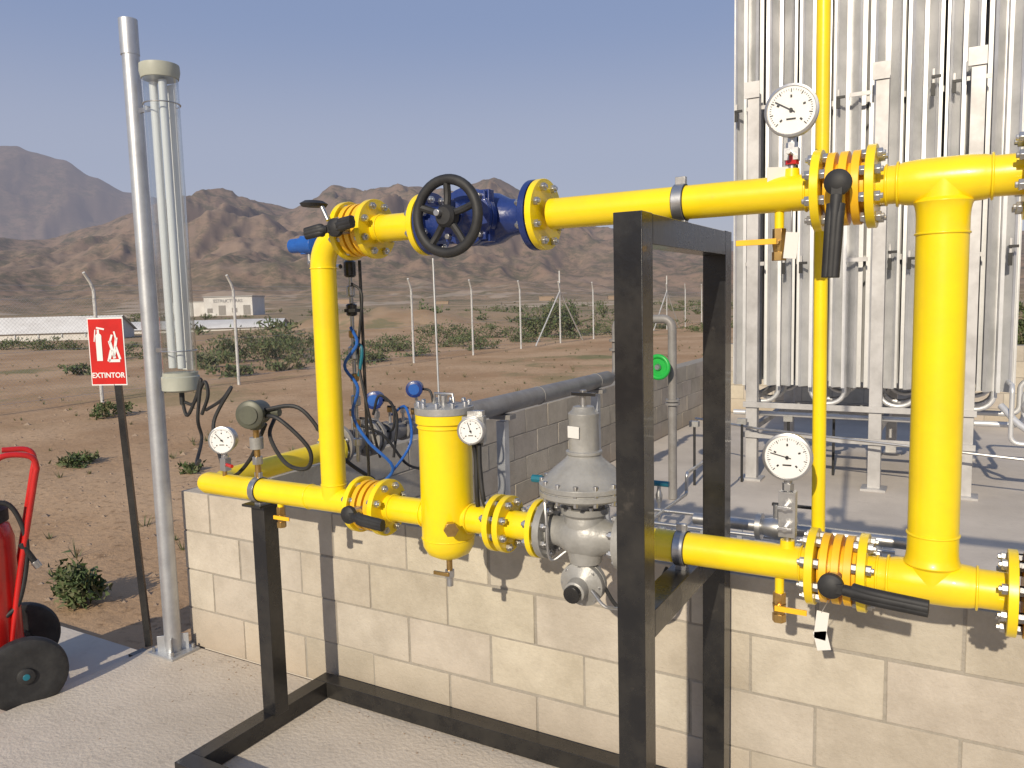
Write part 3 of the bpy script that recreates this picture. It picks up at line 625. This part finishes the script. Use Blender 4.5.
q.tube([hp(0,.92),hp(.10,.90),hp(.15,.75),hp(.14,.6),hp(.10,.45),hp(.05,.4)],.011,RUB,10,6);q.tube([hp(.13,.72),hp(.175,.63)],.014,RUB,10);q.tube([hp(.175,.63),hp(.19,.60)],.017,STEEL,10)
q.build('wheeled_fire_extinguisher',.001)
# ------------------------------------------------------------------ vaporizer
vap=bpy.data.objects.new('ambient_air_vaporizer',None);scn.collection.objects.link(vap)
SPC=.287
q=B();cols=[-1.80+SPC*i for i in range(8)];rowsY=[7.60+.33*j for j in range(5)]
for j,y_ in enumerate(rowsY):
    for i,x_ in enumerate(cols):
        zb=.86+.02*((i*3+j)%3);zt=7.2;x_=x_+(.03 if j%2 else 0)
        q.cyl((x_,y_,zb-.06),(x_,y_,zt),.024,ALU,10)
        for k in range(8):
            an=k*math.pi/4+.09*((i*2+j)%3);Rm=Matrix.Rotation(an,3,'Z');dv=V((math.cos(an),math.sin(an),0));L_=.118
            q.box(V((x_,y_,(zb+zt)/2))+dv*(L_/2+.01),(L_,.004,zt-zb),ALU,Rm)
            q.box(V((x_,y_,(zb+zt)/2))+dv*(L_+.012),(.004,.028,zt-zb),ALU,Rm)
q.build('finned_tubes',0,vap,True)
q=B()
for z in(2.0,3.38,5.0,6.6):
    for j in range(1,5):
        q.box(((cols[0]+cols[-1])/2,rowsY[j]-.165,z),(2.2,.01,.05),ALU2)
    for i in range(8):
        for s2 in(-1,1):
            if (i*2+s2+int(z*3))%3==0:
                q.box((cols[i]+s2*.07,7.435,z+.03*s2),(.018,.03,.13),ALU2);q.box((cols[i]+s2*.07+.02,7.415,z+.03*s2),(.07,.016,.022),DARK);q.box((cols[i]+s2*.07,7.417,z-.07),(.03,.014,.10),DARK)
        if i%3==0: q.box((cols[i]+.1,7.43,z-.02),(.17,.006,.035),ALU2)
for lx_ in(-1.70,-.66,.02):
    for ly_ in(7.34,9.1):
        q.box((lx_,ly_,1.74),(.10,.007,3.46),ALU2);q.box((lx_-.047,ly_+.04,1.74),(.007,.08,3.46),ALU2);q.box((lx_+.047,ly_+.04,1.74),(.007,.08,3.46),ALU2);q.box((lx_,ly_+.03,.006),(.2,.2,.02),ALU2)
        q.box((lx_-.01,ly_-.012,3.50),(.13,.012,.14),ALU2)
for z in(.70,.42):
    q.box((-.84,7.32,z),(1.86,.02,.05),ALU2);q.box((-.84,9.1,z),(1.86,.02,.05),ALU2)
    for lx_ in(-1.70,-.66,.02): q.box((lx_,8.23,z+.055),(.05,1.7,.05),ALU2)
q.build('support_frame',.001,vap)
q=B()
for i in(0,2,4,6):
    for j in(0,1,3):
        a=cols[i];b_=cols[i]+SPC;y_=rowsY[j];hw=SPC/2
        pts=[(a,y_,.9)]+[((a+b_)/2-hw*math.cos(t),y_,.82-.12*math.sin(t)) for t in [math.pi*k/10 for k in range(11)]]+[(b_,y_,.9)]
        q.tube(pts,.021,ALU,10)
for j in(0,2): q.tube([(-1.9,rowsY[j]-.1,.60),(.42,rowsY[j]-.1,.60),(.42,rowsY[j]-.1,.9),(.9,rowsY[j]-.1,.9)],.024,ALU,12,0,.08)
q.tube([(.25,7.3,.78),(.42,7.15,.62),(.7,7.1,.55),(2.5,7.1,.55)],.026,ALU,12,5);q.tube([(.3,7.5,.95),(.32,7.2,.95),(.32,7.2,.50),(2.4,7.2,.42)],.018,ALU,12,0,.06)
q.lathe((.42,7.15,.75),Z,[(0,.03),(.04,.045),(.05,.045),(.1,.02)],ALU2,16)
q.build('pipe_bends',0,vap)
# low pipework in the yard
q=B()
q.tube([(-2.3,4.9,.30),(-.9,4.9,.30),(-.55,4.9,.30),(-.2,4.9,.30)],.012,STEEL,10);q.tube([(-1.7,4.6,.30),(-.3,4.6,.30)],.012,STEEL,10)
q.tube([(-1.7,4.6,.30),(-1.7,5.4,.30),(-1.7,5.4,.45),(-1.7,6.5,.45)],.012,STEEL,10,0,.03)
for x_,y_ in((-2.1,4.9),(-1.2,4.9),(-.4,4.9),(-1.6,4.6),(-.8,4.6)):
    q.box((x_,y_,.14),(.03,.03,.28),ZINC);q.box((x_,y_,.004),(.1,.1,.01),ZINC)
q.build('steel_pipework')
q=B()
for x_,y_ in((-1.95,5.0),(-1.80,5.1),(-1.86,4.9)):
    q.lathe((x_,y_,.30),Z,[(0,.02),(.05,.025),(.08,.015),(.12,.012)],STEEL,10);q.lathe((x_-.05,y_,.43),X,[(0,.02),(.12,.02)],TEAL,10)
    q.cyl((x_,y_,0),(x_,y_,.3),.01,STEEL,8)
q.build('small_valves')
q=B()
for i in range(4):
    x_=-2.1+.35*i;q.cyl((x_,6.9+.3*i,0),(x_,6.9+.3*i,.55),.012,RUB,8);q.box((x_,6.9+.3*i,.56),(.08,.06,.05),GREY)
q.tube([(-2.3,7.6,.5),(-1.6,7.2,.5),(.6,7.0,.40),(2.5,7.0,.40)],.011,STEEL,8)
q.build('instrument_stand')
q=B()
q.tube([(-.9,2.95,.84),(-.1,2.95,.84),(-.1,2.95,.1)],.022,STEEL,16,0,.06);q.lathe((-.66,2.95,.84),X,[(0,.05),(.02,.05),(.021,.03),(.07,.042),(.12,.03),(.121,.05),(.14,.05)],STEEL,24)
q.cyl((-.59,2.95,.84),(-.59,2.95,.93),.012,STEEL,10);q.box((-.53,2.95,.93),(.15,.015,.01),RUB)
q.box((-.85,2.95,.40),(.04,.04,.80),ZINC)
q.build('steel_valve_line',.001)
# ------------------------------------------------------------------ fence
fence=bpy.data.objects.new('chain_link_fence',None);scn.collection.objects.link(fence)
q=B();FX=-14.8;ys=[-8+3.4*i+.4 for i in range(24)]
for i,y_ in enumerate(ys):
    z0=terr(FX,y_);q.cyl((FX,y_,z0-.2),(FX,y_,2.12),.034,POST,10);q.tube([(FX,y_,2.11),(FX+.0,y_-.05,2.25),(FX+.04,y_-.2,2.45)],.03,POST,8)
    if i in(11,15):
        for s2 in(-1,1): q.cyl((FX,y_,2.05),(FX,y_+2.2*s2,-.1),.028,POST,8)
        q.cyl((FX,y_,2.1),(FX,y_,2.9),.03,POST,8)
for z in(.1,1.0,1.95,2.1,2.2): q.cyl((FX+.03,ys[0],z),(FX+.03,ys[-1],z),.0025,ZINC,4)
q.build('posts',0,fence)
MESH=bpy.data.materials.new('wire_mesh');MESH.use_nodes=True;nt=MESH.node_tree;N=nt.nodes
tcn=N.new('ShaderNodeNewGeometry');sx=N.new('ShaderNodeSeparateXYZ');nt.links.new(tcn.outputs['Position'],sx.inputs[0])
outs=[]
for op in('ADD','SUBTRACT'):
    a=N.new('ShaderNodeMath');a.operation=op;nt.links.new(sx.outputs['Y'],a.inputs[0]);nt.links.new(sx.outputs['Z'],a.inputs[1])
    b_=N.new('ShaderNodeMath');b_.operation='MULTIPLY';b_.inputs[1].default_value=14;nt.links.new(a.outputs[0],b_.inputs[0])
    c_=N.new('ShaderNodeMath');c_.operation='FRACT';nt.links.new(b_.outputs[0],c_.inputs[0])
    d_=N.new('ShaderNodeMath');d_.operation='LESS_THAN';d_.inputs[1].default_value=.05;nt.links.new(c_.outputs[0],d_.inputs[0]);outs.append(d_.outputs[0])
e=N.new('ShaderNodeMath');e.operation='MAXIMUM';nt.links.new(outs[0],e.inputs[0]);nt.links.new(outs[1],e.inputs[1])
p=N['Principled BSDF'];p.inputs['Base Color'].default_value=(.5,.5,.5,1);p.inputs['Metallic'].default_value=.5;nt.links.new(e.outputs[0],p.inputs['Alpha'])
q=B();q.add([(FX+.03,ys[0],0),(FX+.03,ys[-1],0),(FX+.03,ys[-1],2.0),(FX+.03,ys[0],2.0)],[[0,1,2,3]],MESH);q.build('wire_mesh',0,fence,True)
# ------------------------------------------------------------------ distant buildings
WWALL=mat('white_wall',(.66,.65,.62),.8,0,(.56,.54,.51),.5);GH=mat('white_roofing',(.80,.78,.73),.8,0,(.66,.63,.58),.6);SGN=mat('sign_lettering',(.22,.22,.23),.7)
RW=Matrix((R0,V((-.5,.866,0)),Z)).transposed()
q=B();c=W(-64,185);q.box(c+Z*2.0,(11,9,4.4),WWALL,RW);q.box(c+Z*4.3,(11.3,9.3,.25),GREY,RW)
for i in range(4):q.box(c+RW@V((-4.2+2.8*i,-4.53,1.2)),(1.6,.08,2.2) if i%2 else (1.2,.08,1.0),GREYP,RW)
c2=c+RW@V((-10,2,0));q.box(c2+Z*1.5,(9,8,3.4),WWALL,RW);q.box(c2+Z*3.3,(9.2,8.2,.2),GREY,RW)
wh=q.build('warehouse',.02)
tcv=bpy.data.curves.new('wall_sign','FONT');tcv.body='ESTRUCTURAS';tcv.size=1.0;tcv.align_x='CENTER'
to=bpy.data.objects.new('wall_sign',tcv);scn.collection.objects.link(to);to.data.materials.append(SGN)
Mt=Matrix((R0,Z,-V((-.5,.866,0)))).transposed().to_4x4();Mt.translation=c+RW@V((0,-4.6,3.0));to.matrix_world=Mt;to.parent=wh
def shed(name,c,wd,dp,h,h2,ang):
    q=B();Rm=RW@Matrix.Rotation(ang,3,'Z')
    a=wd/2;b_=dp/2
    P=[(-a,-b_,-.3),(a,-b_,-.3),(a,b_,-.3),(-a,b_,-.3),(-a,-b_,h),(a,-b_,h),(a,b_,h),(-a,b_,h),(-a,0,h2),(a,0,h2)]
    q.add([c+Rm@V(p) for p in P],[[0,1,5,4],[2,3,7,6],[1,2,6,9,5],[3,0,4,8,7]],WWALL)
    P=[(-a-.2,-b_-.2,h-.05),(a+.2,-b_-.2,h-.05),(a+.2,0,h2+.05),(-a-.2,0,h2+.05),(a+.2,b_+.2,h-.05),(-a-.2,b_+.2,h-.05)]
    q.add([c+Rm@V(p) for p in P],[[0,1,2,3],[3,2,4,5]],GH)
    n_=int(wd/1.5)
    for j in range(n_+1): q.box(c+Rm@V((-a+wd*j/n_,-b_-.03,h/2)),(.07,.06,h),ZINC,Rm)
    return q.build(name,0)
shed('low_shed',W(-33.0,56),10.5,5,.35,1.35,.12)
shed('low_shed',W(-25.5,66),13,4,.15,.70,.05)
q=B();c=W(48,105);q.box(c+Z*.9,(7,5,2.2),WWALL,RW);q.box(c+Z*2.05,(7.3,5.3,.15),GREY,RW);q.box(c+RW@V((1,-2.53,.9)),(1.5,.06,1.8),GREYP,RW);q.build('white_hut',.02)
q=B()
for (la,dd,w_,h_) in((-60,700,12,4),(35,760,14,4),(-170,820,16,4),(90,690,10,4)):
    c=W(la,dd);z_=terr(c.x,c.y);q.box(c+Z*(z_+h_/2),(w_,8,h_),STONE,RW);q.box(c+Z*(z_+h_+.1),(w_+.6,8.6,.4),STONE,RW)
q.build('distant_farmhouses')
# ------------------------------------------------------------------ vegetation
def foliage(name,clumps,leaf,mats=(LEAF,LEAF2),up=.5,g=.66):
    q=B();vsA={0:[],1:[]};fsA={0:[],1:[]}
    for (c,rx_,rz_,n_) in clumps:
        z0=terr(c.x,c.y)
        subs=[(random.gauss(0,.45)*rx_,random.gauss(0,.45)*rx_,abs(random.gauss(0.45,.3))*rz_,random.uniform(.25,.5)) for _ in range(9)]
        for sx_,sy_,sz_,_ in subs[:6]:
            q.tube([(c.x,c.y,z0-.05),(c.x+sx_*.5,c.y+sy_*.5,z0+sz_*.6),(c.x+sx_,c.y+sy_,z0+sz_)],leaf*.18,LEAF2,4)
        for _ in range(n_):
            s=random.choice(subs);rr=s[3]*rx_
            p0=V((c.x+s[0]+random.gauss(0,rr*.5),c.y+s[1]+random.gauss(0,rr*.5),z0+max(.0,s[2]+random.gauss(0,rr*.4)*rz_/rx_)))
            a=V((random.gauss(0,1),random.gauss(0,1),random.gauss(0,1)+up)).normalized();b_=a.cross(V((random.gauss(0,1),random.gauss(0,1),random.gauss(0,1)))).normalized()
            l=leaf*random.uniform(.6,1.4);wd=l*.28
            k=0 if random.random()<g else 1
            o_=len(vsA[k]);vsA[k]+=[p0-b_*wd,p0+a*l*.5-b_*wd*.6,p0+a*l,p0+b_*wd];fsA[k].append([o_,o_+1,o_+2,o_+3])
    for k in(0,1):
        if vsA[k]: q.add(vsA[k],fsA[k],mats[k])
    return q.build(name,0,None,True)
def at_px(x,dd): return W((x-512)/790*dd,dd)
foliage('shrub',[(at_px(62,4.75),.20,.24,1700)],.042)
foliage('shrub',[(at_px(66,9.2),.24,.14,700)],.05);foliage('shrub',[(at_px(185,8.6),.16,.08,300)],.045)
foliage('shrub',[(at_px(105,13.5),.35,.22,600)],.06)
foliage('roadside_bushes',[(at_px(x+random.uniform(-8,8),dd),r_,h_,n_) for x,dd,r_,h_,n_ in((10,42,1.4,.55,800),(35,40,1.2,.5,700),(60,40,1.1,.5,600),(85,23,.6,.3,500),(110,30,.8,.4,500),(130,34,.9,.45,500),(150,30,.8,.4,500),(200,27,.9,.6,800),(215,24,.7,.4,600),(235,26,1.0,.8,1000),(262,27,1.1,.9,1000),(290,29,1.1,.95,1000),(275,22.5,.6,.35,500),(240,21,.6,.3,500),(255,33,1.2,.9,800),(305,33,1.1,.8,800),(300,26,.7,.5,500),(360,26,.7,.4,500),(378,25,.8,.4,500),(400,31,.9,.5,600),(385,35,1.1,.6,600),(420,28,.7,.35,400),(440,36,1.3,.8,900),(470,38,1.4,.8,900),(455,33,1.0,.55,600),(495,40,1.2,.7,700),(515,36,.9,.5,500),(480,31,.7,.35,400),(530,35,.8,.4,400),(590,44,1.4,.7,700),(575,37,.8,.4,400),(615,48,1.6,.7,600),(605,40,.9,.4,400),(670,46,1.2,.5,500),(700,42,1.2,.45,500),(725,46,1.3,.55,500))],.10)
foliage('bush',[(at_px(548,40),.9,1.6,1400),(at_px(565,41),1.1,1.6,1600),(at_px(530,40),.8,1.0,900)],.14)
foliage('bush',[(at_px(1012,26),.8,.8,1200),(at_px(1040,26),1.0,1.0,1200)],.12)
foliage('distant_scrub',[(at_px(random.uniform(-60,1100),dd),random.uniform(.8,2.2),random.uniform(.35,1.0),55) for dd in [random.uniform(48,240) for _ in range(220)]],.32)
q=B()
def onfield():
    while True:
        dd=random.uniform(4,34);p=W(random.uniform(-1,1)*.7*dd,dd)
        if (p.x<-3.6 and p.y>2.6): return p
for _ in range(300):
    p0=onfield();z0=terr(p0.x,p0.y);s=random.uniform(.03,.08)*(1 if random.random()<.8 else 1.6)
    for k in range(12):
        an=random.uniform(0,6.28);l=s*random.uniform(.6,1.3);o_=p0+V((math.cos(an),math.sin(an),0))*s*.4*random.random();t=o_+V((math.cos(an)*l*.6,math.sin(an)*l*.6,l));b_=V((-math.sin(an),math.cos(an),0))*.005
        q.add([V((o_.x,o_.y,z0))-b_,V((o_.x,o_.y,z0))+b_,V((t.x,t.y,z0+l))],[[0,1,2]],LEAF2 if random.random()<.7 else LEAF)
q.build('dry_grass',0,None,True)
q=B()
def pebble(p0,z0,s):
    vs=[]
    for dv in((1,0,0),(-1,0,0),(0,1,0),(0,-1,0),(0,0,.7),(0,0,-.5)): vs.append(V((p0.x,p0.y,z0))+V(dv)*s*random.uniform(.7,1.3))
    q.add(vs,[[0,2,4],[2,1,4],[1,3,4],[3,0,4],[2,0,5],[1,2,5],[3,1,5],[0,3,5]],STONE)
for _ in range(1800):
    p0=onfield();pebble(p0,terr(p0.x,p0.y),random.uniform(.008,.028)*(1 if random.random()<.93 else 2.2))
for _ in range(160):
    pebble(V((random.uniform(-3.5,-.2),2.51-abs(random.gauss(0,.12))-.005,0)),.001,random.uniform(.002,.006))
for _ in range(120): pebble(V((random.uniform(-3.5,-.5),random.uniform(1.0,2.5),0)),.001,random.uniform(.0015,.004))
q.build('stones',0,None,True)
